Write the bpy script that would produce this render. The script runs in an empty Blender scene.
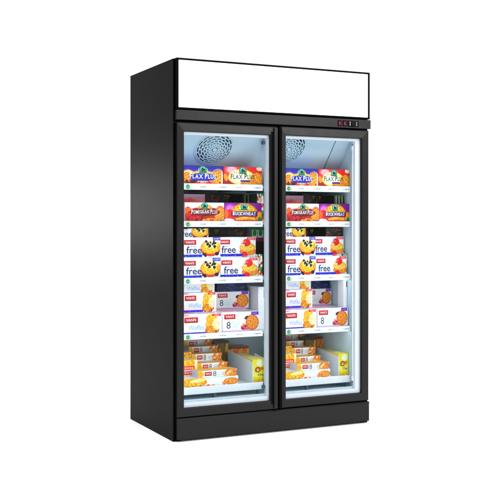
import bpy, bmesh, math, random
import numpy as np
from mathutils import Vector, Matrix

random.seed(7)
rng = np.random.default_rng(7)
S = bpy.context.scene
COL = S.collection

# ------------------------------------------------------------------ camera
cam_d = bpy.data.cameras.new("camera")
cam = bpy.data.objects.new("camera", cam_d)
COL.objects.link(cam)
cam.location = (-1.8944, -4.7903, 1.131)
cam.rotation_euler = (math.radians(90), 0, -math.atan2(.437, .8996))
cam_d.sensor_fit = 'HORIZONTAL'
cam_d.sensor_width = 36.0
cam_d.lens = 990.0 / 500.0 * 36.0
cam_d.shift_y = -(250 - 225) / 500.0
cam_d.clip_start = 0.05
cam_d.clip_end = 500
S.camera = cam

# ------------------------------------------------------------------ light: white photo studio
W = bpy.data.worlds.new("World")
S.world = W
W.use_nodes = True
bg = W.node_tree.nodes["Background"]
bg.inputs[0].default_value = (1.0, 1.0, 1.0, 1)
bg.inputs[1].default_value = 1.1


def area(name, loc, target, size, power):
    L = bpy.data.lights.new(name, 'AREA')
    L.shape = 'RECTANGLE'
    L.size, L.size_y = size
    L.energy = power
    o = bpy.data.objects.new(name, L)
    COL.objects.link(o)
    o.location = loc
    o.rotation_euler = (Vector(target) - Vector(loc)).to_track_quat('-Z', 'Y').to_euler()
    return o


area("overhead_softbox", (0.2, -1.6, 5.2), (0.2, -1.6, 0), (5.0, 5.0), 400)  # added unseen lamp that washes the floor to clear white
area("front_softbox", (3.7, -5.9, 3.2), (0.6, 0, 1.5), (2.4, 1.1), 210)
area("side_softbox", (-2.1, 6.0, 1.30), (0, .35, 1.0), (1.6, 0.8), 34)

S.view_settings.view_transform = 'Standard'
S.view_settings.look = 'None'
S.view_settings.exposure = 0
S.view_settings.gamma = 1
S.cycles.use_denoising = True
S.cycles.max_bounces = 10
S.cycles.transparent_max_bounces = 16
S.cycles.sample_clamp_indirect = 4


# ------------------------------------------------------------------ materials
def srgb(c):
    c = np.asarray(c, float) / 255.0
    return np.where(c <= .04045, c / 12.92, ((c + .055) / 1.055) ** 2.4)


def mat(name, rgb, rough=.5, spec=.5, metal=0, noise=0, nscale=30, bump=0, bscale=200, stretch=(1, 1, 1), emit=0, rvar=.05):
    m = bpy.data.materials.new(name)
    m.use_nodes = True
    nt = m.node_tree
    b = nt.nodes["Principled BSDF"]
    b.inputs["Base Color"].default_value = (*rgb, 1)
    b.inputs["Roughness"].default_value = rough
    b.inputs["Specular IOR Level"].default_value = spec
    b.inputs["Metallic"].default_value = metal
    if emit:
        b.inputs["Emission Color"].default_value = (*rgb, 1)
        b.inputs["Emission Strength"].default_value = emit
    tc = nt.nodes.new("ShaderNodeTexCoord")
    mp = nt.nodes.new("ShaderNodeMapping")
    mp.inputs["Scale"].default_value = stretch
    nt.links.new(tc.outputs["Object"], mp.inputs["Vector"])
    if noise:
        n = nt.nodes.new("ShaderNodeTexNoise")
        n.inputs["Scale"].default_value = nscale
        n.inputs["Detail"].default_value = 4
        nt.links.new(mp.outputs[0], n.inputs["Vector"])
        r = nt.nodes.new("ShaderNodeMapRange")
        r.inputs["To Min"].default_value = 1 - noise
        r.inputs["To Max"].default_value = 1 + noise
        nt.links.new(n.outputs["Fac"], r.inputs["Value"])
        mx = nt.nodes.new("ShaderNodeVectorMath")
        mx.operation = 'SCALE'
        mx.inputs[0].default_value = rgb
        nt.links.new(r.outputs[0], mx.inputs["Scale"])
        nt.links.new(mx.outputs[0], b.inputs["Base Color"])
        r2 = nt.nodes.new("ShaderNodeMapRange")
        r2.inputs["To Min"].default_value = max(0, rough - rvar)
        r2.inputs["To Max"].default_value = rough + rvar
        nt.links.new(n.outputs["Fac"], r2.inputs["Value"])
        nt.links.new(r2.outputs[0], b.inputs["Roughness"])
    if bump:
        n2 = nt.nodes.new("ShaderNodeTexNoise")
        n2.inputs["Scale"].default_value = bscale
        n2.inputs["Detail"].default_value = 3
        nt.links.new(mp.outputs[0], n2.inputs["Vector"])
        bp = nt.nodes.new("ShaderNodeBump")
        bp.inputs["Strength"].default_value = bump
        bp.inputs["Distance"].default_value = .001
        nt.links.new(n2.outputs["Fac"], bp.inputs["Height"])
        nt.links.new(bp.outputs[0], b.inputs["Normal"])
    return m


M = {}
M['floor'] = mat("white_studio_floor", (.95, .95, .95), .6, .3, noise=.005, nscale=2)
M['body'] = mat("black_powder_coat", (.0016, .0014, .0014), .34, .013, noise=.03, nscale=9, rvar=.012, bump=.12, bscale=900)
M['front'] = mat("charcoal_door_aluminium", (.0056, .0050, .0049), .38, .17, noise=.05, nscale=14, bump=.05, bscale=700)
M['kick'] = mat("charcoal_kick_panel", (.0055, .0046, .0045), .38, .17, noise=.05, nscale=10, bump=.08, bscale=800)
M['black'] = mat("black_rubber", (.0025, .0025, .0025), .8, .015, noise=.1, nscale=40)  # also colours the strips that stand in for recess shade
M['liner'] = mat("pale_blue_liner", (.56, .71, .79), .45, .3, noise=.02, nscale=5)
M['cover'] = mat("pale_blue_cover", (.47, .64, .72), .65, .12, noise=.03, nscale=6)
M['slot'] = mat("dark_slot", (.01, .018, .022), .8, .1, noise=.1, nscale=60)
M['seam'] = mat("dark_seam", (.07, .12, .15), .8, .1, noise=.1, nscale=60)
M['gasket'] = mat("white_door_gasket", (.84, .85, .9), .5, .3, noise=.02, nscale=12)
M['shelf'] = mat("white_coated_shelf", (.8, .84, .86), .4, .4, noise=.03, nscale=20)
M['under'] = mat("grey_shelf_underside", (.3, .32, .33), .5, .3, noise=.05, nscale=20)  # shade under the white shelf, put into a darker grey
M['tube'] = mat("frosted_tube", (.72, .86, .93), .25, .5, noise=.02, nscale=12)
M['led'] = mat("led_emitter", (.95, .98, 1.0), .5, .2, emit=5.0)  # glow for the added emitters out of view
M['led2'] = mat("soft_led_emitter", (.96, .98, 1.0), .5, .2, emit=11)
M['led3'] = mat("dim_led_emitter", (.96, .98, 1.0), .5, .2, emit=2.2)
M['sign'] = mat("backlit_sign_acrylic", (1.0, 1.0, 1.0), .3, .2, emit=1.1)
M['display'] = mat("black_display", (.003, .003, .004), .5, .02, noise=.05, nscale=80)
M['red'] = mat("red_digit", (.30, .02, .05), .4, .1, emit=.04)
M['mark'] = mat("white_mark", (.36, .36, .37), .5, .1, noise=.02)
M['knob'] = mat("dark_knob", (.006, .006, .009), .45, .06, noise=.05, nscale=90)


def card(name, rough=.38, spec=.35):
    m = bpy.data.materials.new(name)
    m.use_nodes = True
    nt = m.node_tree
    b = nt.nodes["Principled BSDF"]
    a = nt.nodes.new("ShaderNodeVertexColor")
    a.layer_name = "print"
    nt.links.new(a.outputs["Color"], b.inputs["Base Color"])
    b.inputs["Roughness"].default_value = rough
    b.inputs["Specular IOR Level"].default_value = spec
    tc = nt.nodes.new("ShaderNodeTexCoord")
    n = nt.nodes.new("ShaderNodeTexNoise")
    n.inputs["Scale"].default_value = 14
    n.inputs["Detail"].default_value = 2
    nt.links.new(tc.outputs["Object"], n.inputs["Vector"])
    bp = nt.nodes.new("ShaderNodeBump")
    bp.inputs["Strength"].default_value = .25
    bp.inputs["Distance"].default_value = .004
    nt.links.new(n.outputs["Fac"], bp.inputs["Height"])
    nt.links.new(bp.outputs[0], b.inputs["Normal"])
    return m


M['card'] = card("printed_card")
M['strip'] = card("printed_price_strip", .45, .3)

g = bpy.data.materials.new("clear_door_glass")
g.use_nodes = True
nt = g.node_tree
nt.nodes.clear()
out = nt.nodes.new("ShaderNodeOutputMaterial")
mixn = nt.nodes.new("ShaderNodeMixShader")
tr = nt.nodes.new("ShaderNodeBsdfTransparent")
tr.inputs[0].default_value = (.88, .90, .915, 1)
gl = nt.nodes.new("ShaderNodeBsdfGlossy")
gl.inputs["Roughness"].default_value = .02
fr = nt.nodes.new("ShaderNodeFresnel")
fr.inputs["IOR"].default_value = 1.12
nt.links.new(fr.outputs[0], mixn.inputs[0])
nt.links.new(tr.outputs[0], mixn.inputs[1])
nt.links.new(gl.outputs[0], mixn.inputs[2])
nt.links.new(mixn.outputs[0], out.inputs[0])
M['glass'] = g


# ------------------------------------------------------------------ mesh helpers
def add_box(bm, x0, x1, y0, y1, z0, z1, bev=0, seg=2, mi=0):
    t = bmesh.new()
    bmesh.ops.create_cube(t, size=1, matrix=Matrix.Translation(((x0 + x1) / 2, (y0 + y1) / 2, (z0 + z1) / 2)) @
                          Matrix.Diagonal((x1 - x0, y1 - y0, z1 - z0, 1)))
    if bev:
        bmesh.ops.bevel(t, geom=t.edges[:], offset=bev, segments=seg, profile=.5, affect='EDGES')
    for f in t.faces:
        f.material_index = mi
    me = bpy.data.meshes.new("tmp")
    t.to_mesh(me)
    bm.from_mesh(me)
    bpy.data.meshes.remove(me)
    t.free()


def add_prism(bm, pts, x0, x1):
    """polygon in (y, z), swept along x"""
    a = [bm.verts.new((x0, y, z)) for y, z in pts]
    b = [bm.verts.new((x1, y, z)) for y, z in pts]
    n = len(pts)
    bm.faces.new(a)
    bm.faces.new(b[::-1])
    for i in range(n):
        bm.faces.new((a[i], b[i], b[(i + 1) % n], a[(i + 1) % n]))
    bmesh.ops.recalc_face_normals(bm, faces=bm.faces[:])


def add_frame(bm, rings):
    """rings of (x0, x1, z0, z1, y) -> mitred moulding"""
    L = []
    for x0, x1, z0, z1, y in rings:
        L.append([bm.verts.new(p) for p in ((x0, y, z0), (x1, y, z0), (x1, y, z1), (x0, y, z1))])
    for a, b in zip(L, L[1:]):
        for i in range(4):
            j = (i + 1) % 4
            bm.faces.new((a[i], a[j], b[j], b[i]))
    # close the back
    a, b = L[-1], L[0]
    for i in range(4):
        j = (i + 1) % 4
        bm.faces.new((a[i], a[j], b[j], b[i]))
    bmesh.ops.recalc_face_normals(bm, faces=bm.faces[:])


def add_cyl(bm, r, h, mtx, seg=32, bev=0):
    t = bmesh.new()
    bmesh.ops.create_cone(t, cap_ends=True, segments=seg, radius1=r, radius2=r, depth=h, matrix=mtx)
    me = bpy.data.meshes.new("tmp")
    t.to_mesh(me)
    bm.from_mesh(me)
    bpy.data.meshes.remove(me)
    t.free()


def obj(name, bm, m, parent=None, smooth=False):
    me = bpy.data.meshes.new(name)
    bm.to_mesh(me)
    bm.free()
    for mm in (m if isinstance(m, list) else [m]):
        me.materials.append(mm)
    if smooth:
        for p in me.polygons:
            p.use_smooth = True
    o = bpy.data.objects.new(name, me)
    COL.objects.link(o)
    if parent:
        o.parent = parent
    return o


def box_obj(name, b, m, parent=None, bev=.001):
    bm = bmesh.new()
    add_box(bm, *b, bev=bev)
    return obj(name, bm, m, parent)


# ------------------------------------------------------------------ floor
bm = bmesh.new()
bmesh.ops.create_grid(bm, x_segments=4, y_segments=4, size=60)
fl = obj("floor", bm, M['floor'])
fl['kind'] = 'structure'

# ------------------------------------------------------------------ the freezer
root = bpy.data.objects.new("display_freezer", None)
COL.objects.link(root)
root.empty_display_size = .3
root['label'] = "black upright two-door glass display freezer with a blank white header sign"
root['category'] = "freezer"

WX, DY, HZ = 1.195, .707, 2.0
# cabinet shell
bm = bmesh.new()
add_box(bm, 0, .042, .0265, DY, .0, HZ, .0015)
add_box(bm, WX - .042, WX, .0265, DY, .0, HZ, .0015)
add_box(bm, .042, WX - .042, DY - .04, DY, .0, HZ, .001)
add_box(bm, .042, WX - .042, .0265, DY - .04, HZ - .03, HZ - .001, .001)
add_box(bm, .042, WX - .042, .030, DY - .04, 1.655, 1.745)
add_box(bm, .042, WX - .042, .032, DY - .04, .012, .150)
add_box(bm, .577, .623, .028, .050, .150, 1.655)
obj("cabinet_body", bm, M['body'], root)

# plinth under the body
box_obj("kick_plate", (.014, 1.190, 0.0, .022, .012, .1135), M['kick'], root, .002)
bm = bmesh.new()
add_prism(bm, [(-.002, .1135), (-.002, .1165), (.006, .1225), (.022, .1225), (.022, .1135)], .0135, 1.1905)
obj("kick_plate_ledge", bm, M['front'], root)

# header sign
bm = bmesh.new()
x0, x1, z0, z1 = .0095, 1.1945, 1.735, 2.0015
add_frame(bm, [(x0, x1, z0, z1, .026), (x0, x1, z0, z1, .0015), (x0 + .0015, x1 - .0015, z0 + .0015, z1 - .0015, 0),
               (x0 + .0112, x1 - .0112, z0 + .0095, z1 - .0095, 0), (x0 + .012, x1 - .012, z0 + .0105, z1 - .0105, .006),
               (x0 + .012, x1 - .012, z0 + .0105, z1 - .0105, .022)])
hd = obj("header_frame", bm, M['body'], root)
box_obj("sign_panel", (x0 + .0118, x1 - .0118, .004, .018, z0 + .0102, z1 - .0102), M['sign'], hd, .0005)

# control band
band = box_obj("control_band", (.0095, 1.1985, -.002, .026, 1.6795, 1.7305), M['front'], root, .0015)
zc = 1.7035
for (a, b) in ((.9795, 1.0035), (1.0120, 1.0375)):
    dsp = box_obj("temperature_display", (a, b, -.0045, -.002, zc - .0165, zc + .0165), M['display'], band, .0008)
    bm = bmesh.new()
    c = (a + b) / 2
    w, h, t = .0045, .0098, .0026
    for (p, q, r, s) in ((-w, w, h - t, h), (-w, w, -t / 2, t / 2), (-w, w, -h, -h + t),
                         (-w - .001, -w + t - .001, t / 2, h - t), (w - t + .001, w + .001, t / 2, h - t),
                         (-w - .001, -w + t - .001, -h + t, -t / 2), (w - t + .001, w + .001, -h + t, -t / 2)):
        add_box(bm, c + p, c + q, -.0052, -.0045, zc + r, zc + s)
    if a > 1:
        add_box(bm, c + .0075, c + .0098, -.0052, -.0045, zc - h, zc - h + t)
    obj("digit", bm, M['red'], dsp)
plate = box_obj("switch_plate", (1.0435, 1.1160, -.0042, -.002, zc - .0165, zc + .0165), M['display'], band, .0008)
for (p, q, r, s) in ((1.0555, 1.0640, -.0095, .0105), (1.1010, 1.1050, -.0110, .0110)):
    bm = bmesh.new()
    if p < 1.1:
        pts = [(p, r), (q, r), (q, r + .0025), (q - .0025, r + .0025), (q - .0025, s - .0025), (q, s - .0025), (q, s), (p, s),
               (p, s - .0025), (p + .0025, s - .0025), (p + .0025, r + .0025), (p, r + .0025)]
    else:
        pts = [(p, r), (q, r), (q, s), (p, s), (p - .0025, s - .003), (p - .0025, s - .0055), (p, s - .004)]
    va = [bm.verts.new((x, -.0042, zc + z)) for x, z in pts]
    vb = [bm.verts.new((x, -.0050, zc + z)) for x, z in pts]
    bm.faces.new(va)
    bm.faces.new(vb[::-1])
    for i in range(len(pts)):
        j = (i + 1) % len(pts)
        bm.faces.new((va[i], vb[i], vb[j], va[j]))
    bmesh.ops.recalc_face_normals(bm, faces=bm.faces[:])
    obj("dial_mark", bm, M['mark'], plate)
bm = bmesh.new()
add_cyl(bm, .0155, .010, Matrix.Translation((1.0815, -.009, zc)) @ Matrix.Rotation(math.radians(90), 4, 'X'))
add_box(bm, 1.0800, 1.0830, -.0185, -.014, zc - .014, zc + .014, .001)
obj("thermostat_knob", bm, M['knob'], plate)


# doors
def door(x0, x1, gx0, gx1, z0, z1, gz0, gz1, handle):
    r = bpy.data.objects.new("door", None)
    COL.objects.link(r)
    r.parent = root
    bm = bmesh.new()
    rings = [(x0, x1, z0, z1, .0255), (x0, x1, z0, z1, .0055)]

    def ring(k, y):
        return (x0 + (gx0 - x0) * k, x1 - (x1 - gx1) * k, z0 + (gz0 - z0) * k, z1 - (z1 - gz1) * k, y)
    rings += [ring(.04, .0042), ring(.10, .0034), ring(.84, .0006), ring(.90, .0002), ring(.95, .0014), ring(1, .0090), ring(1, .0145)]
    add_frame(bm, rings)
    for f in bm.faces:
        c = f.calc_center_median()
        if abs(f.normal.y) < .3 and (c.x < x0 + .004 or c.x > x1 - .004) and c.y > .001:
            f.material_index = 1
    obj("frame", bm, [M['front'], M['black']], r)
    # white gasket just behind the glass line
    bm = bmesh.new()
    gr = .030 if not handle else .005
    y = .0210
    add_frame(bm, [(gx0 - .004, gx1 + .004, gz0 - .003, gz1 + .003, .040), (gx0 - .004, gx1 + .004, gz0 - .003, gz1 + .003, y),
                   (gx0 + .004, gx1 - gr, gz0 + .022, gz1 - .014, y), (gx0 + .005, gx1 - gr - .002, gz0 + .023, gz1 - .015, .040)])
    obj("gasket", bm, M['gasket'], r)
    box_obj("glass", (gx0 - .002, gx1 + .002, .0155, .0195, gz0 - .002, gz1 + .002), M['glass'], r, 0)
    if handle:
        h = box_obj("handle", (.5765, x1 - .001, -.0075, -.0004, z0 + .004, z1 - .004), M['front'], r, .002)
        box_obj("finger_recess", (.5610, .5763, -.0010, .0068, gz0 - .020, gz1 + .020), M['black'], h, .0008)  # black strip: shade of the reveal put into colour
    else:
        box_obj("edge_seal", (x0 - .0035, x0 + .0125, -.0012, .020, z0 + .003, z1 - .003), M['black'], r, .001)  # black strip standing in for a shaded recess at the door edge
    # unseen fill emitters behind this stile are added further down
    return r


door(.0122, .5990, .0525, .5550, .1280, 1.6655, .1765, 1.6190, True)
door(.6147, 1.1880, .6530, 1.1385, .1300, 1.6705, .1765, 1.6215, False)

# liner: walls, floor, ceiling, sill, centre post
bm = bmesh.new()
add_box(bm, .042, .047, .050, .660, .150, 1.655)
add_box(bm, 1.1462, 1.153, .050, .660, .150, 1.655)
add_box(bm, .047, 1.1462, .655, .660, .150, 1.655)
add_box(bm, .047, 1.1462, .050, .655, .150, .192)
add_box(bm, .047, 1.1462, .050, .655, 1.648, 1.655)
add_box(bm, .047, .575, .043, .068, .150, .2065, .003)
add_box(bm, .625, 1.1462, .043, .068, .150, .2065, .003)
ln = obj("inner_liner", bm, M['liner'], root)
box_obj("centre_post", (.5752, .6248, .0505, .1180, .1925, 1.6475), M['liner'], root, .002)
for (bx, bz) in ((.5735, 1.588), (.5735, .236)):
    box_obj("shelf_bracket", (bx - .012, bx + .0010, .100, .124, bz - .010, bz + .008), M['seam'], root, .001)

# evaporator cover: sloping panel with two fan grilles
P0 = Vector((0, .0935, 1.647))
DIR = Vector((0, .669, -.743))
NRM = Vector((0, -.743, -.669))
bm = bmesh.new()
Q = P0 + DIR * .385
add_prism(bm, [(P0.y, P0.z), (Q.y, Q.z), (.650, Q.z), (.650, P0.z)], .0475, 1.1457)
cov = obj("evaporator_cover", bm, M['cover'], root)
bm = bmesh.new()
ang = math.atan2(.669, .743)


def onpanel(x, s, up=0.0):
    p = P0 + DIR * s + NRM * up
    return Vector((x, p.y, p.z))


def panel_mtx(x, s, up):
    m = Matrix.Identity(4)
    ex, ey, ez = Vector((1, 0, 0)), -DIR, NRM
    ex = ey.cross(ez)
    for i in range(3):
        m[i][0], m[i][1], m[i][2] = ex[i], ey[i], ez[i]
    m.translation = onpanel(x, s, up)
    return m


t = bmesh.new()
add_box(t, -.0022, .0022, -.17, .17, -.001, .0012)
t.transform(panel_mtx(1.0405, .175, 0))
obj("panel_seam", t, M['seam'], cov)


def ring_seg(bm, mtx, r0, r1, a0, a1, z0, z1, n=4, mi=0):
    vs = []
    for k in range(n + 1):
        a = a0 + (a1 - a0) * k / n
        c, s = math.cos(a), math.sin(a)
        vs.append([bm.verts.new(mtx @ Vector((r * c, r * s, z))) for r, z in ((r0, z0), (r1, z0), (r1, z1), (r0, z1))])
    for k in range(n):
        A, B = vs[k], vs[k + 1]
        for i in range(4):
            f = bm.faces.new((A[i], A[(i + 1) % 4], B[(i + 1) % 4], B[i]))
            f.material_index = mi
    for e, o in ((vs[0], False), (vs[-1], True)):
        f = bm.faces.new(e if o else e[::-1])
        f.material_index = mi


for fx, s in ((.300, .1265), (.752, .105)):
    bm = bmesh.new()
    mt = panel_mtx(fx, s, 0)
    # shallow dished guard: dark backing disc, ring wires stepping outwards, spokes
    t = bmesh.new()
    bmesh.ops.create_circle(t, cap_ends=True, segments=64, radius=.104)
    me = bpy.data.meshes.new("tmp")
    t.transform(mt @ Matrix.Translation((0, 0, .0010)))
    t.to_mesh(me)
    bm.from_mesh(me)
    bpy.data.meshes.remove(me)
    t.free()
    for f in bm.faces:
        f.material_index = 1
    R = [.0200, .0340, .0480, .0620, .0760, .0900, .1030]
    for i, rr in enumerate(R):
        up = .016 - .0016 * i
        wd = .0052
        ring_seg(bm, mt, rr - wd / 2, rr + wd / 2, 0, 2 * math.pi, .002, up, 64)
    ring_seg(bm, mt, .0, .0120, 0, 2 * math.pi, .002, .017, 24)
    ring_seg(bm, mt, .107, .1155, 0, 2 * math.pi, .0, .0035, 64)
    for k in range(14):
        a = 2 * math.pi * k / 14 + .1
        da = .045
        for j in range(6):
            off = (j % 2) * math.pi / 14
            ring_seg(bm, mt, R[j] + .002, R[j + 1] - .002, a + off - da * .09 / R[j + 1], a + off + da * .09 / R[j + 1], .002, .0145 - .0016 * j, 2)
    bmesh.ops.recalc_face_normals(bm, faces=bm.faces[:])
    obj("fan_grille", bm, [M['cover'], M['slot']], cov)

# light tube in the front right corner, with its end caps
bm = bmesh.new()
add_cyl(bm, .0065, 1.30, Matrix.Translation((1.1345, .0865, .91)), 16)
tb = obj("light_tube", bm, M['tube'], root, True)
for z in (1.574, .246):
    box_obj("tube_cap", (1.1265, 1.1455, .078, .095, z - .014, z + .014), M['gasket'], tb, .002)
for z in (1.592, .228):
    box_obj("tube_clip", (1.1300, 1.1400, .0800, .0930, z - .0035, z + .0035), M['seam'], tb, .001)

# unseen fill emitters added to light the load, hidden by frames and lips
def hidden_fill(b, face, m=None):
    x0, x1, y0, y1, z0, z1 = b
    o = box_obj("light_batten", b, M['gasket'], root, 0)
    bm = bmesh.new()
    e = .0012
    for fc in face:
        if fc == '+y':
            add_box(bm, x0 + e, x1 - e, y1, y1 + e, z0 + e, z1 - e)
        if fc == '+x':
            add_box(bm, x1, x1 + e, y0 + e, y1 - e, z0 + e, z1 - e)
        if fc == '-z':
            add_box(bm, x0 + e, x1 - e, y0 + e, y1 - e, z0 - e, z0)
    obj("diffuser", bm, M[m or 'led'], o)


hidden_fill((.0475, .0580, .0420, .0490, .22, 1.60), ('+y', '+x'))
hidden_fill((.6255, .6360, .0510, .0620, .22, 1.60), ('+y', '+x'))
hidden_fill((.5555, .5740, .0410, .0425, .22, 1.60), ('+y',))
hidden_fill((1.1140, 1.1340, .0410, .0425, .22, 1.60), ('+y',))
hidden_fill((.070, .550, .0410, .0480, 1.6060, 1.6180), ('+y',))
hidden_fill((.665, 1.100, .0410, .0480, 1.6085, 1.6205), ('+y',))

# ------------------------------------------------------------------ print shop: art painted in arrays, carried as vertex colours
_txt = {}


def glyphs(s, bold=0.0):
    key = (s, bold)
    if key in _txt:
        return _txt[key]
    c = bpy.data.curves.new("tmp_text", 'FONT')
    c.body = s
    c.offset = bold
    c.resolution_u = 4
    o = bpy.data.objects.new("tmp_text", c)
    COL.objects.link(o)
    dg = bpy.context.evaluated_depsgraph_get()
    dg.update()
    ev = o.evaluated_get(dg)
    me = ev.to_mesh()
    me.calc_loop_triangles()
    v = np.array([q.co[:2] for q in me.vertices])
    tri = np.array([t.vertices[:] for t in me.loop_triangles])
    ev.to_mesh_clear()
    bpy.data.objects.remove(o)
    bpy.data.curves.remove(c)
    v = v - v.min(0)
    v = v / v[:, 1].max()
    _txt[key] = (v, tri)
    return _txt[key]


class Art:
    """coordinates: x 0..w, y 0..h (up) in arbitrary units; SS samples per unit"""

    def __init__(self, w, h, bgc, ss=3):
        self.w, self.h, self.ss = w, h, ss
        self.punch = True
        self.a = np.empty((h * ss, w * ss, 3))
        self.a[:] = bgc
        yy, xx = np.mgrid[0:h * ss, 0:w * ss]
        self.X = (xx + .5) / ss
        self.Y = (yy + .5) / ss

    def put(self, mask, col, al=1.0):
        m = (mask * al)[..., None]
        self.a = self.a * (1 - m) + np.asarray(col, float) * m

    def rect(self, x0, x1, y0, y1, col, al=1, soft=0):
        if soft:
            m = np.clip(np.minimum.reduce([self.X - x0, x1 - self.X, self.Y - y0, y1 - self.Y]) / soft + .5, 0, 1)
        else:
            m = ((self.X > x0) & (self.X < x1) & (self.Y > y0) & (self.Y < y1)).astype(float)
        self.put(m, col, al)

    def grad(self, x0, x1, y0, y1, c0, c1, vert=True):
        m = ((self.X > x0) & (self.X < x1) & (self.Y > y0) & (self.Y < y1)).astype(float)
        t = ((self.Y - y0) / (y1 - y0) if vert else (self.X - x0) / (x1 - x0)).clip(0, 1)[..., None]
        c = np.asarray(c0, float) * (1 - t) + np.asarray(c1, float) * t
        self.a = self.a * (1 - m[..., None]) + c * m[..., None]

    def ell(self, cx, cy, rx, ry, col, al=1, soft=.12, rot=0):
        c, s = math.cos(rot), math.sin(rot)
        dx, dy = self.X - cx, self.Y - cy
        u, v = (dx * c + dy * s) / rx, (-dx * s + dy * c) / ry
        m = np.clip((1 - np.hypot(u, v)) / soft + .5, 0, 1)
        self.put(m, col, al)
        return u, v, m

    def waffle(self, cx, cy, rx, ry, base=(238, 150, 30), dark=(172, 76, 6), lite=(255, 212, 90), n=5, rot=.3, tilt=0):
        self.ell(cx, cy, rx * 1.04, ry * 1.06, dark, 1, .1, tilt)
        u, v, m = self.ell(cx, cy, rx, ry, base, 1, .1, tilt)
        c, s = math.cos(rot), math.sin(rot)
        p, q = (u * c + v * s) * n / 2, (-u * s + v * c) * n / 2
        fp, fq = np.abs(p - np.round(p)), np.abs(q - np.round(q))
        pocket = np.clip(.5 - np.hypot(np.maximum(fp - .1, 0), np.maximum(fq - .1, 0)) / .28, 0, 1) * 2
        self.put(np.clip(pocket, 0, 1) * m, dark, .92)
        hi = np.clip((np.maximum(fp, fq) - .40) / .1, 0, 1)
        self.put(hi * m, lite, .8)
        rg = np.random.default_rng(int(abs(cx * 7 + cy * 13)) + 1)
        nz = sum(np.sin(self.X * rg.uniform(.15, .5) + self.Y * rg.uniform(-.5, .5) + rg.uniform(0, 6)) for _ in range(5)) / 5
        self.put(np.clip(nz * 1.2, 0, 1) * m, dark, .28)
        self.put(np.clip(-nz * 1.2, 0, 1) * m, lite, .4)
        self.put(np.clip((np.hypot(u, v) - .78) / .22, 0, 1) * m, dark, .32)

    def speck(self, x0, x1, y0, y1, n, cols, r0, r1, seed=1):
        rg = np.random.default_rng(seed)
        for _ in range(n):
            self.ell(rg.uniform(x0, x1), rg.uniform(y0, y1), rg.uniform(r0, r1), rg.uniform(r0, r1) * .8,
                     cols[rg.integers(len(cols))], .9, .3, rg.uniform(0, 3))

    def text(self, s, x, y, h, col, w=None, bold=.0, slant=0, al=1, arc=0):
        v, tri = glyphs(s, bold)
        v = v.copy() * h
        if w:
            v[:, 0] *= w / v[:, 0].max()
        if arc:
            k = v[:, 0] / v[:, 0].max() * 2 - 1
            v[:, 1] += arc * (1 - k * k)
        v[:, 0] += slant * v[:, 1]
        v = (v + (x, y)) * self.ss
        m = np.zeros(self.a.shape[:2])
        H, Wd = m.shape
        for t in tri:
            a, b, c = v[t]
            lo = np.floor(np.minimum.reduce([a, b, c])).astype(int)
            hi = np.ceil(np.maximum.reduce([a, b, c])).astype(int)
            x0, y0 = max(lo[0], 0), max(lo[1], 0)
            x1, y1 = min(hi[0] + 1, Wd), min(hi[1] + 1, H)
            if x1 <= x0 or y1 <= y0:
                continue
            gx, gy = np.meshgrid(np.arange(x0, x1) + .5, np.arange(y0, y1) + .5)
            d = (b[0] - a[0]) * (c[1] - a[1]) - (c[0] - a[0]) * (b[1] - a[1])
            if abs(d) < 1e-9:
                continue
            l1 = ((b[0] - gx) * (c[1] - gy) - (c[0] - gx) * (b[1] - gy)) / d
            l2 = ((c[0] - gx) * (a[1] - gy) - (a[0] - gx) * (c[1] - gy)) / d
            ins = (l1 >= -1e-6) & (l2 >= -1e-6) & (1 - l1 - l2 >= -1e-6)
            m[y0:y1, x0:x1] = np.maximum(m[y0:y1, x0:x1], ins)
        self.put(m, col, al)

    def smudge(self, x, y, h, col, w, seed=0):
        """print too small to read: a row of uneven upright strokes"""
        rg = np.random.default_rng(int(x * 3 + y) + seed)
        e = x + w
        while x < e:
            k = rg.uniform(1.0, 2.6)
            self.rect(x, x + k, y + rg.uniform(0, h * .25), y + h * rg.uniform(.7, 1), col, rg.uniform(.6, 1), .8)
            x += k + rg.uniform(.4, 1.4)

    def serif(self, s, x, y, h, col, w, bold=.03, small=.78, arc=0):
        """small-caps lettering with slab serifs: first letter of every word tall"""
        SER = {'F': ((.1, 0),), 'L': ((.1, 0), (.1, 1)), 'A': ((.04, 0), (.96, 0)), 'X': ((.06, 0), (.94, 0), (.06, 1), (.94, 1)),
               'P': ((.1, 0),), 'U': ((.08, 1), (.92, 1)), 'M': ((.06, 0), (.94, 0)), 'R': ((.1, 0), (.95, 0)), 'N': ((.06, 0), (.94, 1)),
               'K': ((.1, 0), (.1, 1), (.95, 0), (.95, 1)), 'W': ((.03, 1), (.97, 1)), 'H': ((.08, 0), (.92, 0), (.08, 1), (.92, 1)),
               'T': ((.5, 0),), 'B': ((.1, 0),)}
        wd = []
        for i, ch in enumerate(s):
            k = 1 if i == 0 or s[i - 1] == ' ' else small
            wd.append((.35 if ch == ' ' else glyphs(ch, bold)[0][:, 0].max()) * k + .14)
        f = w / sum(wd)
        for i, ch in enumerate(s):
            k = 1 if i == 0 or s[i - 1] == ' ' else small
            gw = (wd[i] - .14) * f
            t = (x + gw / 2 - self.w / 2) / (w / 2)
            dy = arc * (1 - t * t)
            if ch != ' ':
                self.text(ch, x, y + dy, h * k, col, gw, bold)
                for sx_, top in SER.get(ch, ()):
                    cx, cy = x + gw * sx_, y + dy + (h * k - .9 if top else .9)
                    self.rect(cx - 2.2, cx + 2.2, cy - .7, cy + .7, col)
            x += wd[i] * f

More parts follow.
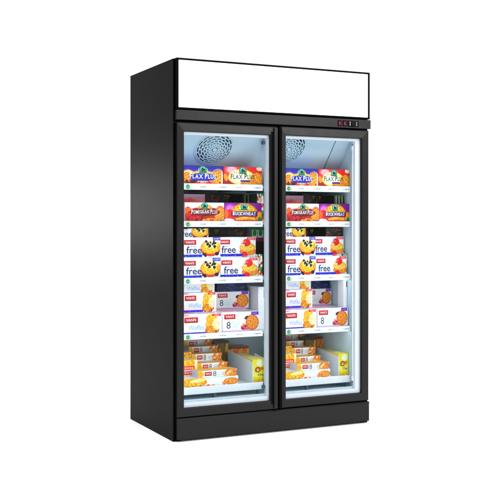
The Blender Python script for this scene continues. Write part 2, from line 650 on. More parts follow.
    def out(self):
        s = self.ss
        a = self.a.reshape(self.h, s, self.w, s, 3).mean((1, 3))
        rg = np.random.default_rng(self.w * 31 + self.h)
        c = rg.normal(0, 1, (self.h // 3 + 2, self.w // 3 + 2)).repeat(3, 0).repeat(3, 1)[:self.h, :self.w, None]
        if self.punch:
            lum = a.mean(2, keepdims=True)
            a = lum + (a - lum) * 1.28
            pad = np.pad(a, ((1, 1), (1, 1), (0, 0)), 'edge')
            bl = sum(pad[j:j + self.h, i:i + self.w] for j in range(3) for i in range(3)) / 9
            a = 132 + (a + (a - bl) * .9 - 132) * 1.22
            # half-tone mottling of the printed food and colour areas; the white card stays clean
            sat = np.clip((a.max(2) - a.min(2) - 60) / 90, 0, 1)[..., None]
            q = np.random.default_rng(self.h * 7 + self.w)
            m1 = q.normal(0, 1, (self.h // 2 + 2, self.w // 2 + 2)).repeat(2, 0).repeat(2, 1)[:self.h, :self.w, None]
            m2 = q.normal(0, 1, (self.h // 5 + 2, self.w // 4 + 2)).repeat(5, 0).repeat(4, 1)[:self.h, :self.w, None]
            a = a + sat * (m1 * 13 + m2 * 12 - 10)
        return np.clip((np.clip(a, 0, 255) + c * 2.0 + rg.normal(0, 1.6, a.shape)) * (.945 if self.punch else .97), 0, 250)


NAVY, VRED, WHITE = (16, 18, 96), (176, 8, 26), (250, 250, 252)
GOLD, BROWN, YEL = (232, 160, 50), (140, 62, 14), (255, 214, 90)


def emblem(A, cx, cy, r):
    A.ell(cx, cy - r * .15, r * 1.55, r * .95, (226, 222, 150), 1, .15)
    A.ell(cx, cy, r * 1.3, r, (60, 130, 90), 1, .12)
    A.ell(cx, cy + r * .1, r * .95, r * .72, (120, 190, 190), 1, .15)
    A.ell(cx - r * .2, cy, r * .35, r * .6, (18, 66, 34), 1, .2)
    A.ell(cx + r * .35, cy - r * .1, r * .4, r * .4, (20, 60, 40), 1, .2)
    A.rect(cx - r * 1.3, cx + r * 1.3, cy - r * 1.0, cy - r * .6, (40, 100, 60), .8)


def logo(A, x, y, w, h, pale=0):
    c = tuple(np.array(VRED) * (1 - pale) + np.array((235, 150, 170)) * pale)
    A.rect(x, x + w, y, y + h, c)
    A.rect(x, x + w, y, y + h * .35, tuple(np.array(c) * .78), .6)
    A.text("VAN'S", x + w * .12, y + h * .28, h * .48, (250, 225, 225), w * .74, .02)


ART = {}


def art_flax(kind):
    A = Art(160, 68, (240, 190, 90))
    if kind == 'blue':
        A.grad(0, 160, 0, 68, (90, 84, 210), (40, 24, 130))
        A.grad(0, 160, 34, 60, (140, 124, 226), (46, 28, 146))
        A.ell(22, 20, 30, 32, (255, 232, 150), 1, .25)
        A.ell(140, 16, 30, 40, (255, 236, 170), 1, .25)
        A.ell(80, 24, 66, 26, (246, 205, 110), 1, .2)
        A.waffle(18, 16, 24, 26, n=6)
        A.waffle(138, 18, 22, 34, n=6, base=(235, 170, 70))
        A.speck(4, 60, 2, 18, 26, [(40, 30, 70), (180, 30, 30), (90, 50, 20)], 3, 6, 3)
        A.speck(95, 150, 0, 12, 16, [(240, 160, 40), (200, 40, 20), (255, 220, 120)], 3, 6, 4)
        A.ell(46, 10, 16, 9, (70, 30, 30), 1, .3)
        A.ell(82, 6, 34, 12, (206, 34, 24), 1, .2)
        A.ell(80, 8, 12, 6, (255, 170, 120), 1, .4)
        A.ell(80, 28, 54, 14, (52, 54, 170), 1, .12)
        A.serif("FLAX PLUS", 29, 21, 18, (30, 26, 110), 106, .045, .8, 1)
        A.serif("FLAX PLUS", 28, 22, 18, (238, 240, 255), 106, .03, .8, 1)
        A.smudge(60, 10, 6, (255, 235, 200), 40)
        A.rect(154, 160, 0, 40, (246, 238, 220), .9)
    else:
        A.grad(0, 160, 0, 68, (200, 20, 18), (216, 16, 20))
        A.ell(34, 56, 26, 14, (250, 205, 215), .9, .7)
        A.ell(20, 8, 30, 12, (150, 10, 14), 1, .4)
        A.ell(76, 30, 56, 27, (255, 232, 130), 1, .15)
        A.ell(70, 32, 42, 22, (255, 250, 226), .9, .5)
        A.waffle(140, 24, 26, 24, n=6)
        A.waffle(106, 6, 34, 14, n=6)
        A.ell(11, 30, 9, 13, (245, 190, 70), 1, .2, .4)
        A.waffle(11, 28, 8, 12, n=4)
        A.ell(150, 62, 14, 8, (250, 222, 190), 1, .3)
        A.rect(70, 110, 14, 21, (70, 40, 120), .85, 2)
        A.serif("FLAX PLUS", 30, 24, 18, (40, 60, 44), 100, .03, .8, 1)
        A.smudge(44, 44, 6, (214, 120, 70), 30)
        A.rect(146, 158, 1, 6, (30, 50, 80), .9)
    emblem(A, 80, 54, 12)
    A.rect(0, 160, 66.5, 68, (60, 20, 40), .5)
    return A.out()


def art_pom():
    A = Art(160, 72, (240, 226, 234))
    A.grad(0, 160, 36, 72, (226, 206, 218), (244, 238, 246))
    A.ell(80, 28, 84, 27, (176, 24, 24), 1, .1)
    A.waffle(144, 26, 22, 32, n=7, lite=(255, 226, 150))
    A.waffle(12, 40, 14, 16, n=5, base=(220, 90, 24))
    A.ell(40, 12, 54, 27, (168, 2, 18), 1, .1)
    A.speck(2, 70, 2, 36, 26, [(206, 10, 24), (120, 2, 16), (236, 60, 50), (96, 2, 16)], 3, 8, 18)
    A.waffle(104, 5, 36, 12, n=9, lite=(255, 226, 150))
    A.speck(56, 150, 0, 14, 30, [(196, 14, 24), (240, 180, 80), (130, 6, 16), (250, 226, 170)], 2, 5, 8)
    A.ell(82, 48, 30, 19, (222, 170, 80), 1, .12)
    A.ell(80, 37, 62, 14, (110, 6, 26), 1, .1)
    A.serif("POMEGRAN PLUS", 26, 31, 15, (250, 230, 230), 108, .02, .8, 2)
    A.ell(148, 5, 9, 6, (110, 140, 170), .9, .3)
    emblem(A, 80, 60, 11)
    return A.out()


def art_buck():
    A = Art(160, 70, (140, 14, 140))
    A.grad(0, 160, 0, 70, (150, 20, 130), (120, 4, 130))
    A.ell(26, 48, 24, 16, (220, 150, 226), .9, .8)
    A.ell(84, 26, 60, 42, (250, 206, 90), 1, .1)
    A.waffle(84, 40, 50, 24, n=6, base=(246, 190, 70), dark=(176, 100, 20))
    A.ell(88, 18, 56, 18, (176, 60, 12), 1, .12)
    A.speck(40, 140, 8, 24, 22, [(120, 30, 10), (236, 130, 30), (196, 60, 10)], 2, 5, 19)
    A.ell(92, 13, 46, 8, (252, 176, 60), 1, .25)
    A.ell(94, 5, 50, 6, (206, 90, 20), 1, .25)
    A.ell(24, 28, 18, 18, (216, 20, 20), 1, .2)
    A.ell(8, 30, 10, 16, (236, 120, 40), 1, .3)
    A.ell(18, 6, 26, 9, (246, 236, 240), 1, .25)
    A.ell(150, 22, 14, 18, (240, 160, 60), 1, .25)
    A.ell(152, 10, 9, 10, (60, 130, 60), 1, .3)
    A.rect(30, 142, 22, 40, (78, 16, 100), .96, 2)
    A.serif("BUCKWHEAT", 36, 26, 13, (246, 226, 255), 100, .03, .85)
    emblem(A, 84, 55, 12)
    return A.out()


def art_free(fruit):
    A = Art(160, 78, (244, 247, 252))
    A.grad(0, 160, 0, 78, (236, 244, 252), (250, 251, 254))
    if fruit == 'blueberry':
        A.waffle(122, 26, 34, 18, base=(216, 70, 10), dark=(140, 26, 4), lite=(244, 130, 30), n=6)
        A.waffle(122, 40, 38, 24, base=(250, 186, 40), dark=(206, 104, 10), lite=(255, 236, 140), n=6)
        A.ell(124, 52, 24, 14, (255, 238, 180), 1, .4)
        A.speck(100, 142, 42, 66, 12, [(20, 14, 40), (36, 20, 60)], 3.5, 7, 5)
        A.speck(92, 104, 8, 16, 4, [(30, 20, 60)], 4, 6, 6)
        A.ell(146, 16, 8, 7, (40, 26, 80), 1, .2)
        LX, FX = 18, 27
        A.rect(130, 160, 66, 78, (50, 44, 160))
        A.smudge(134, 69, 6, (225, 225, 250), 22)
    else:
        A.ell(124, 34, 32, 26, (252, 214, 130), 1, .2)
        A.waffle(126, 22, 34, 14, base=(240, 150, 50), dark=(196, 80, 20), lite=(255, 205, 110), n=6)
        A.waffle(124, 38, 32, 15, base=(252, 200, 90), dark=(216, 130, 40), lite=(255, 236, 170), n=6)
        A.ell(120, 56, 17, 14, (222, 18, 24), 1, .15)
        A.ell(114, 60, 5, 4, (255, 130, 120), 1, .6)
        A.ell(112, 10, 13, 12, (212, 16, 24), 1, .15)
        A.speck(96, 110, 46, 62, 5, [(250, 226, 190), (246, 190, 170)], 2, 5, 5)
        LX, FX = 3, 14
        A.rect(122, 158, 66, 76, (216, 30, 40))
        A.smudge(128, 68, 6, (255, 215, 215), 24)
    logo(A, LX, 50, 47, 18, .25 if fruit == 'strawberry' else 0)
    A.smudge(FX + 4, 40, 6, (150, 165, 200), 34)
    A.text("free", FX, 17, 27, NAVY, 60, .014)
    A.rect(0, 88 if fruit == 'blueberry' else 104, 4, 14, (44, 50, 180))
    A.speck(4, 84, 6, 12, 18, [(80, 90, 214), (150, 160, 240), (30, 30, 140)], 1, 3, 9)
    A.rect(108, 156, 2, 5, (200, 206, 220), .7)
    return A.out()


def art_wafl():
    A = Art(160, 78, (246, 249, 252))
    A.grad(0, 160, 0, 78, (244, 246, 252), (240, 248, 252))
    A.waffle(120, 58, 20, 17, base=(248, 196, 80), dark=(206, 130, 30), n=5)
    A.waffle(118, 36, 21, 16, base=(250, 190, 70), dark=(200, 120, 30), n=5)
    A.waffle(122, 16, 26, 15, base=(224, 140, 36), dark=(160, 84, 14), n=5)
    A.ell(140, 38, 16, 22, (252, 236, 200), .95, .3)
    A.speck(130, 150, 26, 50, 14, [(236, 200, 150), (240, 220, 190)], 2, 4, 11)
    A.speck(100, 140, 2, 12, 8, [(150, 70, 20), (246, 200, 90)], 3, 6, 12)
    A.rect(122, 156, 68, 77, (206, 60, 60))
    A.smudge(128, 70, 5, (255, 215, 205), 22)
    logo(A, 16, 46, 52, 21)
    A.text("Waffles", 30, 19, 18, (150, 178, 212), 60, .0, .18)
    A.rect(0, 100, 1, 10, (98, 70, 190))
    A.speck(4, 96, 2, 8, 20, [(130, 110, 220), (70, 40, 160)], 1, 3, 13)
    A.ell(18, 74, 18, 3, (230, 130, 140), .8, .5)
    return A.out()


def art_eight():
    A = Art(160, 84, (246, 247, 252))
    A.grad(0, 160, 0, 84, (246, 244, 252), (246, 250, 253))
    A.rect(0, 160, 1, 8, (196, 150, 196), .75)
    A.ell(104, 22, 26, 12, (206, 110, 130), .95, .35)
    A.speck(84, 116, 14, 40, 16, [(150, 30, 50), (236, 160, 100), (90, 20, 50), (240, 200, 180)], 3, 6, 14)
    A.ell(104, 60, 10, 6, (70, 20, 40), 1, .3, .6)
    A.waffle(129, 40, 27, 30, base=(236, 146, 48), dark=(150, 62, 12), lite=(255, 200, 110), n=7, rot=.12)
    A.rect(124, 156, 70, 83, (110, 50, 170))
    A.smudge(129, 74, 5, (220, 190, 245), 20)
    logo(A, 8, 56, 48, 20, .15)
    A.text("8", 18, 18, 28, (52, 54, 66), 17, .0)
    for k, yy in enumerate((22, 32, 42)):
        A.speck(40, 82, yy, yy + 4, 16, [(206, 222, 232), (190, 212, 226)], 1.5, 3.5, 20 + k)
    return A.out()


def art_spine(seed, flip=False):
    A = Art(140, 26, (240, 242, 247))
    A.grad(0, 140, 0, 26, (226, 229, 238), (244, 246, 250))
    A.ell(116, 10, 30, 14, (246, 196, 110), 1, .3)
    A.waffle(120, 13, 21, 15, base=(226, 130, 40), dark=(160, 74, 16), lite=(255, 200, 110), n=5)
    A.speck(102, 120, 2, 22, 8, [(236, 170, 90), (180, 80, 20), (250, 226, 190)], 3, 5, seed)
    logo(A, 24, 6, 26, 15)
    A.text("8", 54, 4, 18, (60, 66, 90), 12, .0)
    for yy in (6, 13):
        A.speck(72, 98, yy, yy + 5, 14, [(190, 200, 222), (206, 214, 230)], 1.5, 3, seed + yy)
    A.ell(8, 13, 14, 12, (240, 176, 66), 1, .3)
    A.rect(0, 140, 0, 1.5, (160, 170, 190), .6)
    return A.out()


def art_base():
    A = Art(160, 28, (246, 240, 232))
    A.ell(34, 18, 38, 15, (248, 190, 50), 1, .15)
    A.waffle(38, 15, 32, 11, base=(250, 176, 36), dark=(196, 104, 16), lite=(255, 222, 120), n=6)
    A.ell(48, 21, 22, 5, (255, 236, 170), 1, .4, .1)
    A.speck(42, 92, 0, 8, 16, [(206, 60, 50), (240, 140, 120), (250, 200, 160)], 2, 5, 31)
    A.waffle(140, 14, 20, 9, base=(232, 150, 56), dark=(170, 84, 20), lite=(255, 206, 130), n=6)
    A.speck(118, 132, 6, 16, 7, [(236, 150, 60), (220, 110, 40)], 2, 4, 32)
    return A.out()


def art_label():
    A = Art(60, 80, (250, 236, 214))
    A.waffle(26, 74, 30, 14, base=(250, 190, 60), dark=(206, 120, 30), n=4)
    A.rect(4, 50, 34, 62, (222, 44, 34))
    A.rect(4, 50, 46, 49, (250, 220, 200))
    for k in range(5):
        A.rect(8 + k * 8, 13 + k * 8, 52, 58, (255, 214, 190), .8)
        A.rect(8 + k * 8, 13 + k * 8, 38, 43, (255, 214, 190), .8)
    A.grad(50, 60, 0, 80, (250, 220, 130), (252, 240, 190))
    return A.out()


def art_wtop():
    A = Art(60, 60, (246, 210, 110))
    A.waffle(28, 44, 36, 18, base=(246, 178, 50), dark=(190, 104, 20), n=5)
    A.waffle(28, 12, 36, 18, base=(240, 170, 50), dark=(190, 104, 20), n=5)
    return A.out()


def art_yellow():
    A = Art(56, 90, (250, 214, 40))
    A.ell(36, 74, 18, 13, (255, 248, 214), 1, .3)
    A.ell(24, 50, 13, 11, (150, 92, 30), 1, .2)
    A.ell(24, 50, 7, 6, (230, 180, 110), 1, .3)
    A.ell(42, 54, 9, 6, (206, 130, 40), 1, .3)
    A.rect(0, 56, 24, 40, (255, 236, 120))
    A.text("Che", 24, 27, 9, (60, 50, 20), 26, .02)
    A.rect(4, 50, 4, 18, (245, 196, 20))
    A.speck(6, 54, 2, 14, 14, [(255, 246, 210), (226, 160, 20)], 2, 5, 41)
    return A.out()


def art_paletop():
    A = Art(60, 90, (252, 244, 176))
    A.rect(10, 50, 56, 59, (170, 176, 120), .7)
    A.rect(16, 46, 46, 48, (190, 190, 140), .7)
    A.rect(0, 60, 0, 12, (255, 224, 90))
    A.speck(4, 56, 66, 86, 10, [(255, 232, 120), (246, 214, 90)], 3, 6, 43)
    return A.out()


def art_wtopface():
    A = Art(120, 60, (236, 240, 248))
    A.ell(34, 18, 26, 8, (232, 120, 120), .8, .4)
    A.rect(60, 112, 10, 18, (150, 90, 150), .75, 3)
    A.rect(10, 60, 34, 40, (232, 150, 160), .7, 3)
    A.rect(66, 110, 30, 38, (190, 206, 226), .8, 3)
    A.rect(0, 120, 56, 60, (226, 140, 150), .5)
    return A.out()


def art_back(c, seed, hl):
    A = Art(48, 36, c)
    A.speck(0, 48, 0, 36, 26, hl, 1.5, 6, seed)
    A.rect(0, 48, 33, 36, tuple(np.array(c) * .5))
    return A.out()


def art_olive():
    A = Art(12, 60, (48, 66, 44))
    A.rect(0, 4, 0, 60, (24, 32, 20))
    A.rect(8, 12, 0, 60, (140, 164, 128))
    A.speck(3, 9, 0, 60, 8, [(90, 110, 60), (30, 40, 26)], 1, 3, 64)
    return A.out()


def art_packs():
    A = Art(30, 40, (236, 240, 232))
    A.rect(0, 30, 0, 12, (170, 40, 90))
    A.ell(15, 26, 10, 10, (70, 150, 80), 1, .3)
    A.rect(0, 30, 34, 40, (60, 140, 80))
    return A.out()


def art_mix():
    A = Art(30, 60, (230, 235, 230))
    A.speck(0, 30, 0, 60, 30, [(50, 150, 60), (200, 30, 40), (240, 160, 50), (250, 250, 240), (40, 70, 60)], 4, 8, 51)
    return A.out()


def art_side():
    A = Art(30, 60, (240, 246, 248))
    A.rect(22, 30, 44, 56, (120, 30, 70), .8)
    A.rect(4, 20, 20, 40, (226, 236, 240))
    return A.out()


def art_redback():
    A = Art(90, 60, (226, 20, 50))
    A.grad(0, 90, 20, 60, (236, 60, 70), (255, 214, 226))
    A.ell(30, 30, 40, 18, (214, 24, 40), .95, .6)
    A.ell(52, 36, 22, 10, (250, 150, 70), .8, .7)
    A.rect(0, 90, 0, 14, (150, 16, 30))
    return A.out()


def grid_face(V, F, C, art, o, u, v):
    h, w = art.shape[:2]
    lin = srgb(art)
    base = len(V)
    us = (np.arange(w) + .0) / (w - 1)
    vs = (np.arange(h) + .0) / (h - 1)
    o, u, v = np.array(o), np.array(u), np.array(v)
    P = o + us[None, :, None] * u + vs[:, None, None] * v
    V.extend(map(tuple, P.reshape(-1, 3)))
    C.extend(map(tuple, lin.reshape(-1, 3)))
    for j in range(h - 1):
        r = base + j * w
        for i in range(w - 1):
            F.append((r + i, r + i + 1, r + w + i + 1, r + w + i))


def carton_mesh(name, w, d, h, front, top=None, side=(235, 238, 242), topc=None, m='card'):
    V, F, C = [], [], []
    grid_face(V, F, C, front, (0, 0, 0), (w, 0, 0), (0, 0, h))
    if top is not None:
        grid_face(V, F, C, top, (0, 0, h), (w, 0, 0), (0, d, 0))

    def quad(ps, col):
        b = len(V)
        V.extend(ps)
        C.extend([tuple(srgb(col))] * 4)
        F.append((b, b + 1, b + 2, b + 3))
    if top is None:
        quad([(0, 0, h), (w, 0, h), (w, d, h), (0, d, h)], topc or side)
    quad([(0, d, 0), (0, 0, 0), (0, 0, h), (0, d, h)], side)
    quad([(w, 0, 0), (w, d, 0), (w, d, h), (w, 0, h)], side)
    quad([(w, d, 0), (0, d, 0), (0, d, h), (w, d, h)], side)
    quad([(0, d, 0), (w, d, 0), (w, 0, 0), (0, 0, 0)], side)
    me = bpy.data.meshes.new(name)
    me.from_pydata(V, [], F)
    at = me.color_attributes.new("print", 'FLOAT_COLOR', 'POINT')
    c4 = np.ones((len(V), 4), np.float32)
    c4[:, :3] = C
    at.data.foreach_set("color", c4.ravel())
    me.materials.append(M[m])
    me.update()
    return me


def strip_mesh(w, h, off, step):
    n = 240
    k = n / w
    A = Art(n, 15, (246, 248, 246), 2)
    A.punch = False
    A.grad(0, (off + .020) * k, 0, 15, (206, 230, 202), (220, 238, 216))
    A.ell(off * k, 7, 5, 4.8, (70, 120, 84), .95, .3)
    A.rect(off * k - 3, off * k + 4, 6, 7.4, (190, 216, 190), .8)
    A.rect(off * k + 6, off * k + 9, 3, 5, (150, 180, 150), .7)
    rg = np.random.default_rng(3)
    for q in range(4):
        cx = (off + step * (q + .82)) * k
        A.rect(cx - 15, cx + 15, 2, 13, (251, 251, 249), 1)
        x = cx - rg.uniform(7, 10)
        xe = cx + rg.uniform(7, 10)
        g = rg.uniform(95, 135)
        while x < xe:
            ww = rg.uniform(1.0, 2.6)
            A.rect(x, x + ww, 5.2 + rg.uniform(0, .8), 8.4 + rg.uniform(0, 1), (g, g + 3, g - 4), .85)
            x += ww + rg.uniform(.5, 2.0)
    A.rect(0, n, 0, 1.0, (214, 220, 222))
    return carton_mesh("price_strip", w, .006, h, A.out(), None, (236, 240, 242), m='strip')


# ------------------------------------------------------------------ shelves and basket decks
SX = ((.0500, .6100, .0500, .5720), (.6150, 1.1440, .6280, 1.1420))
SZ = ((1.3205, 1.3545), (1.1205, 1.1520), (.8130, .8470), (.5145, .5460))
strips = [strip_mesh(SX[0][3] - SX[0][2], 1.0, .074, .108), strip_mesh(SX[1][3] - SX[1][2], 1.0, .108, .098)]
for ci in range(2):
    a, b, sa, sb = SX[ci]
    for (z0, z1) in SZ:
        bm = bmesh.new()
        add_box(bm, a, b, .1315, .600, z1 - .0175, z1 - .0080, .001)
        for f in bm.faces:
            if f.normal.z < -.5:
                f.material_index = 1  # underside shade painted by the darker material
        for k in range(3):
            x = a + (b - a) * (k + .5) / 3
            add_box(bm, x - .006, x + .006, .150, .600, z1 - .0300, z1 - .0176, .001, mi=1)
        sh = obj("shelf", bm, [M['shelf'], M['under']], root)
        st = bpy.data.objects.new("price_strip", strips[ci])
        COL.objects.link(st)
        st.parent = sh
        st.location = (sa, .1245, z0)
        st.scale = (1, 1, z1 - z0)
    # bottom deck
    bm = bmesh.new()
    add_box(bm, sa + .001, sb + .001, .128, .600, .2420, .2500, .001)
    dk = obj("bottom_deck", bm, M['shelf'], root)
    bm = bmesh.new()
    add_box(bm, sa, sb, .1195, .1275, .2205, .2605, .002)
    obj("front_lip", bm, M['shelf'], dk)
    for x in (sa + (sb - sa) * .45, sb - .022):
        box_obj("deck_foot", (x - .007, x + .007, .130, .150, .1925, .2415), M['seam'], dk, .001)

for (a, b, sa, sb) in SX:
    for k, (z0, z1) in enumerate(SZ):
        hidden_fill((sa + .012, sb - .014, .1325, .1495, z1 - .0230, z1 - .0180), ('-z',), 'led2' if k > 1 else 'led3')  # added emitters, hidden under the shelves, brighten the rows behind

# ------------------------------------------------------------------ the load
ME = {}


def mk(key, *a, **k):
    ME[key] = (carton_mesh(*a, **k), a[1], a[2], a[3])


mk('flax_blue', "waffle_carton", .236, .13, .106, art_flax('blue'), side=(96, 80, 190), topc=(110, 96, 200))
mk('flax_red', "waffle_carton", .234, .13, .105, art_flax('red'), side=(196, 30, 30), topc=(200, 40, 40))
mk('pom', "waffle_carton", .229, .13, .108, art_pom(), side=(236, 220, 226))
mk('buck', "waffle_carton", .228, .13, .109, art_buck(), side=(150, 40, 150), topc=(160, 60, 160))
mk('blueberry', "waffle_carton", .240, .12, .112, art_free('blueberry'), side=(230, 238, 248))
mk('strawberry', "waffle_carton", .228, .12, .112, art_free('strawberry'), side=(230, 238, 248))
TOPA = art_wtopface()
mk('wafl', "waffle_carton", .245, .28, .110, art_wafl(), TOPA)
mk('eight', "waffle_carton", .224, .31, .112, art_eight(), TOPA)
mk('wafl_s', "waffle_carton", .210, .12, .108, art_wafl(), TOPA)
mk('eight_s', "waffle_carton", .204, .12, .100, art_eight(), TOPA)
mk('base', "waffle_carton", .340, .09, .053, art_base())
mk('spine', "waffle_carton", .232, .09, .037, art_spine(5), art_wtop() * .8 + 48, side=(210, 214, 222))
mk('spine2', "waffle_carton", .180, .078, .040, art_spine(9), art_wtop() * .8 + 48, side=(210, 214, 222))
mk('label', "waffle_carton", .100, .07, .140, art_label(), side=(250, 230, 190))
mk('tall_waffle', "waffle_carton", .110, .07, .172, art_wtop(), side=(246, 214, 130))
mk('yellow', "food_carton", .074, .28, .133, art_yellow(), art_paletop(), side=(250, 220, 80))
mk('orange', "food_carton", .125, .10, .165, art_back((214, 116, 20), 60, [(246, 160, 50), (150, 70, 20), (255, 206, 90)]), side=(190, 110, 30))
mk('brownA', "food_carton", .150, .16, .137, art_back((50, 34, 16), 61, [(84, 56, 20), (26, 20, 12), (130, 86, 26), (60, 54, 22)]), side=(26, 20, 12))  # near-black colour stands in for the unlit shelf depth
mk('brownB', "food_carton", .150, .16, .137, art_back((44, 40, 20), 62, [(74, 70, 30), (22, 20, 12), (150, 130, 40), (80, 36, 20)]), side=(22, 20, 12))  # coloured this dark for shade behind the front row
mk('redback', "waffle_carton", .150, .12, .158, art_redback(), side=(170, 30, 50), topc=(220, 110, 140))
mk('olive', "food_pack", .018, .14, .158, art_olive(), side=(20, 26, 16))
mk('pack', "food_pack", .034, .08, .078, art_packs(), side=(200, 214, 200))
mk('mix', "food_pack", .040, .10, .125, art_mix(), side=(52, 74, 50))
mk('flat_free', "waffle_carton", .205, .11, .048, art_free('blueberry')[14:54], side=(214, 226, 244))
mk('flat_wafl', "waffle_carton", .205, .12, .052, art_wafl()[8:50], side=(226, 232, 244))
mk('olive_box', "food_carton", .130, .09, .205, art_back((120, 96, 30), 66, [(160, 126, 40), (84, 66, 24), (196, 156, 60), (90, 90, 36)]), side=(70, 60, 30))
mk('navy', "food_carton", .190, .11, .046, art_back((30, 40, 78), 70, [(46, 58, 100), (20, 24, 50), (70, 84, 120)])[:24], side=(24, 30, 60))
mk('tray', "food_carton", .090, .13, .195, art_back((40, 32, 20), 68, [(60, 46, 24), (24, 20, 12)]), side=(30, 26, 18), topc=(226, 230, 226))
mk('tall', "food_carton", .046, .14, .160, art_side(), side=(236, 242, 244))

S1, S2, S3, S4, S5 = 1.3465, 1.1440, .8390, .5380, .2500
OB = {}


def place(key, x, y, z, label, cat, group, sx=1.0, rz=0.0):
    me = ME[key][0]
    o = bpy.data.objects.new(me.name, me)
    COL.objects.link(o)
    o.location = (x, y, z + .0004)
    o.scale = (sx, 1, 1)
    o.rotation_euler = (0, 0, math.radians(rz))
    o['label'] = label
    o['category'] = cat
    o['group'] = group
    return o


K = .906
GW, GB = "waffle cartons in the freezer", "dark stock at the back of the shelves"
for ci in range(2):
    side = ("left", "right")[ci]
    dn = "behind the %s door" % side
    R = ci == 1
    sx = K if R else 1.0

    def X(l, r):
        return r if R else l

    def P(key, l, r, y, z, label, cat="carton", group=GW, s=None, rz=0.0):
        return place(key, X(l, r), y, z, label, cat, group, sx if s is None else (s if R else 1.0), rz)

    # top shelf
    P('flax_blue', .100, .7205, .140, S1, "blue and purple waffle carton on the top shelf " + dn, rz=.3)
    P('flax_red', .3400, .9365, .141, S1, "bright red waffle carton on the top shelf " + dn, s=.885, rz=-.4)
    # second shelf
    P('pom', .1130, .7310, .140, S2, "white carton with dark red berries on the second shelf " + dn, rz=-.3)
    P('buck', .3460, .9420, .142, S2, "magenta purple waffle carton on the second shelf " + dn, s=.89, rz=.5)
    P('redback', .1480, .7900, .300, S2, "pink and red carton over the dark red berry carton " + dn)
    # third shelf
    P('blueberry', .0790, .7000, .140, S3, "lower blueberry waffle carton on the third shelf " + dn)
    P('strawberry', .3270, .9250, .150, S3, "lower strawberry waffle carton on the third shelf " + dn, rz=.4)
    P('blueberry', .0880, .7090, .158, S3 + .1124, "upper blueberry waffle carton stacked on its twin " + dn, rz=-.3)
    P('strawberry', .3310, .9270, .190, S3 + .1124, "upper strawberry waffle carton set back on its twin " + dn, rz=-.6)
    # fourth shelf
    P('wafl', .0850, .7030, .140, S4, "front carton with piled yellow waffles, fourth shelf " + dn, rz=.2)
    P('eight', .3370, .9340, .148, S4, "front carton with one round waffle, fourth shelf " + dn, rz=-.5)
    # bottom deck
    P('base', .0860, .7040, .136, S5, "wide low carton lying foremost on the bottom deck " + dn)
    P('spine', .1880, .7960, .139, S5 + .0535, "thin white carton lying on the wide low carton " + dn, rz=.6)
    P('label', .1240, .7520, .232, S5, "carton with a red block print on the bottom deck " + dn)
    P('tall_waffle', .1150, .7600, .320, S5, "yellow waffle carton standing after the red block carton " + dn)

# stock rows behind, kinds shared with the front
def row(key, xs, y, z, fmt, cat, group, s=1.0, jit=.01):
    for i, x in enumerate(xs):
        place(key, x, y + random.uniform(-jit, jit), z, fmt[i], cat, group, s, random.uniform(-1, 1))


# shelf 2 and 3 backs: dark cartons added to give the unlit depth
nums = ["leftmost", "second", "third", "fourth"]
for ci in range(2):
    sd = ("left", "right")[ci]
    xo = (.303, .928)[ci]
    kx = (1.0, .44)[ci]
    by = (.42, .32)[ci]
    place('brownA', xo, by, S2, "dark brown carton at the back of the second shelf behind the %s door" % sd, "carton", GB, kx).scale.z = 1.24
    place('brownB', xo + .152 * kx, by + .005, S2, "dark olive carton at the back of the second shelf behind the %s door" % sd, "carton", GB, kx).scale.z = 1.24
    xo = (.290, .900)[ci]
    kx = (1.08, .80)[ci]
    by = (.43, .33)[ci]
    for r in range(2):
        w = ("lower", "upper")[r]
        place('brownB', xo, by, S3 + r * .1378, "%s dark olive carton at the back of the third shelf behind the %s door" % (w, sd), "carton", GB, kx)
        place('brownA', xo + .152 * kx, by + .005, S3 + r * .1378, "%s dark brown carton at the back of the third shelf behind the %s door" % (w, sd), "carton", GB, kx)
    for k in range(4):
        place('olive', ((.5250, .5465, .5680, .5895), (1.064, 1.084, 1.104, 1.125))[ci][k], (.285, .180)[ci], S2,
              "slim green pack on edge, %s, second shelf behind the %s door" %
              (("first from left", "second from left", "third from left", "fourth from left")[k], sd), "pack", "slim green packs on edge")

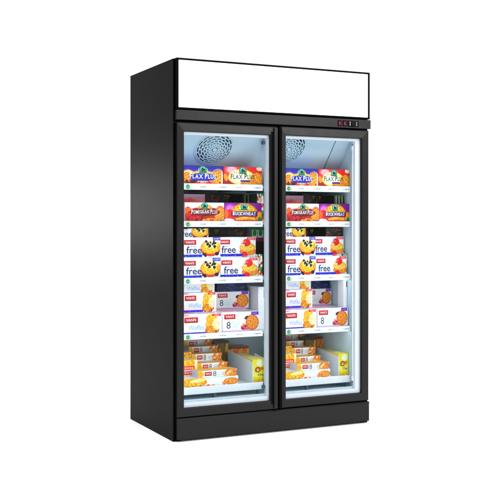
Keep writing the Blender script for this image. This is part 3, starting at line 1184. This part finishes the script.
for ci in range(2):
    sd = ("left", "right")[ci]
    dn = "behind the %s door" % sd
    R = ci == 1

    def Q(key, l, r, y, z, sl, sr, label, cat="carton", group=GW, sz=1.0, rz=0.0):
        o = place(key, r if R else l, y, z, label, cat, group, sr if R else sl, rz)
        o.scale.z = sz
        return o

    Q('flat_free', .062, .690, .182, S3 + .2248, 1, K, "flat pale blue carton on the upper blueberry carton " + dn)
    Q('wafl_s', .138, .772, .255, S4 + .1104, 1, K, "upper carton with piled yellow waffles, fourth shelf " + dn, rz=.5)
    Q('eight_s', .382, .968, .335, S4 + .1124, 1, .82, "upper carton with one round waffle, fourth shelf " + dn, rz=-.8)
    Q('flat_wafl', .135, .770, .262, S4 + .2188, 1, K, "flat pale carton topmost on the fourth shelf " + dn)
    Q('navy', .392, .975, .345, S4 + .2134, 1, .82, "flat dark blue carton on the upper round waffle carton " + dn)
    if R:
        place('brownA', 1.024, .205, S3 + .2250, "flat dark brown carton on the upper strawberry carton behind the right door", "carton", GB, .76).scale.z = .36
        Q('tall', 0, 1.1190, .165, S4 + .1124, 1, .52, "plain white pack against the wall, fourth shelf " + dn).scale.y = .45
        Q('mix', 0, 1.1195, .165, S3, 1, .58, "speckled green and red pack against the right wall " + dn, "pack", "colourful packs")
    else:
        place('brownA', .560, .46, S4, "dark brown carton between the round waffle carton and the white carton", "carton", GB, .9).scale.z = 1.6
        Q('tall', .606, 0, .25, S4, 1, 1, "tall plain white carton near the centre post on the fourth shelf", sz=1.5)
        Q('mix', .592, 0, .25, S3, 1, 1, "speckled green and red pack near the centre post on the third shelf", "pack", "colourful packs")
        Q('mix', .574, 0, .20, S2, 1, 1, "speckled green and red pack near the centre post on the second shelf", "pack", "colourful packs", 1.3)
        Q('tray', .628, 0, .385, S3, 1.0, 1, "dark carton with a white top carrying two green and white packs")
        Q('pack', .635, 0, .390, S3 + .1954, 1, 1, "green and white pack standing on a dark carton, left one of the pair", "pack", "green and white packs")
        Q('pack', .673, 0, .390, S3 + .1954, 1, 1, "green and white pack standing on a dark carton, right one of the pair", "pack", "green and white packs")

    # bottom deck: thin cartons climbing a stepped riser
    riser = ((.234, .398), (.854, 1.000))[ci]
    bm = bmesh.new()
    T = ((.236, .318, .3265), (.318, .403, .3675), (.403, .488, .3975), (.488, .580, .4245))
    for (y0, y1, zt) in T:
        add_box(bm, riser[0], riser[1], y0 + .0005, y1 - .0005, .2504, zt)
    deck = [o for o in root.children if o.name.startswith("bottom_deck")][ci]
    obj("stepped_riser", bm, M['shelf'], deck)
    lab = ("lowest", "second", "third", "topmost")
    for k in range(4):
        Q('spine2', (.228, .229, .245, .250)[k], (.848, .862, .872, .884)[k], (.238, .322, .407, .493)[k], T[k][2], 1, .88,
          "thin white waffle carton on the bottom deck %s, %s step" % (dn, lab[k]), rz=(.4, -.6, .5, 0)[k])
    # white divider with a rising top edge, and the cereal beside it
    x = (.5185, 1.0720)[ci]
    bm = bmesh.new()
    add_prism(bm, [(.140, .2504), (.505, .2504), (.505, .409), (.142, .367), (.140, .364)], x - .0016, x + .0016)
    obj("divider", bm, M['shelf'], deck)
    if not R:
        bm = bmesh.new()
        add_prism(bm, [(.140, .2504), (.300, .2504), (.300, .397), (.140, .378)], .6055, .6085)
        obj("divider", bm, M['shelf'], deck)
    Q('yellow', .5235, 1.0765, .152, S5, 1, .90, "yellow carton with a pale yellow top beside the white divider " + dn)
    Q('orange', .530, 1.0765, .447 if R else .475, S5, 1, .525, "orange brown carton at the back of the bottom deck " + dn, sz=1.22 if R else 1.0)
    Q('olive_box', .427, .990, .470 if not R else .385, S5, .74, .55, "olive brown carton at the back of the bottom deck " + dn)
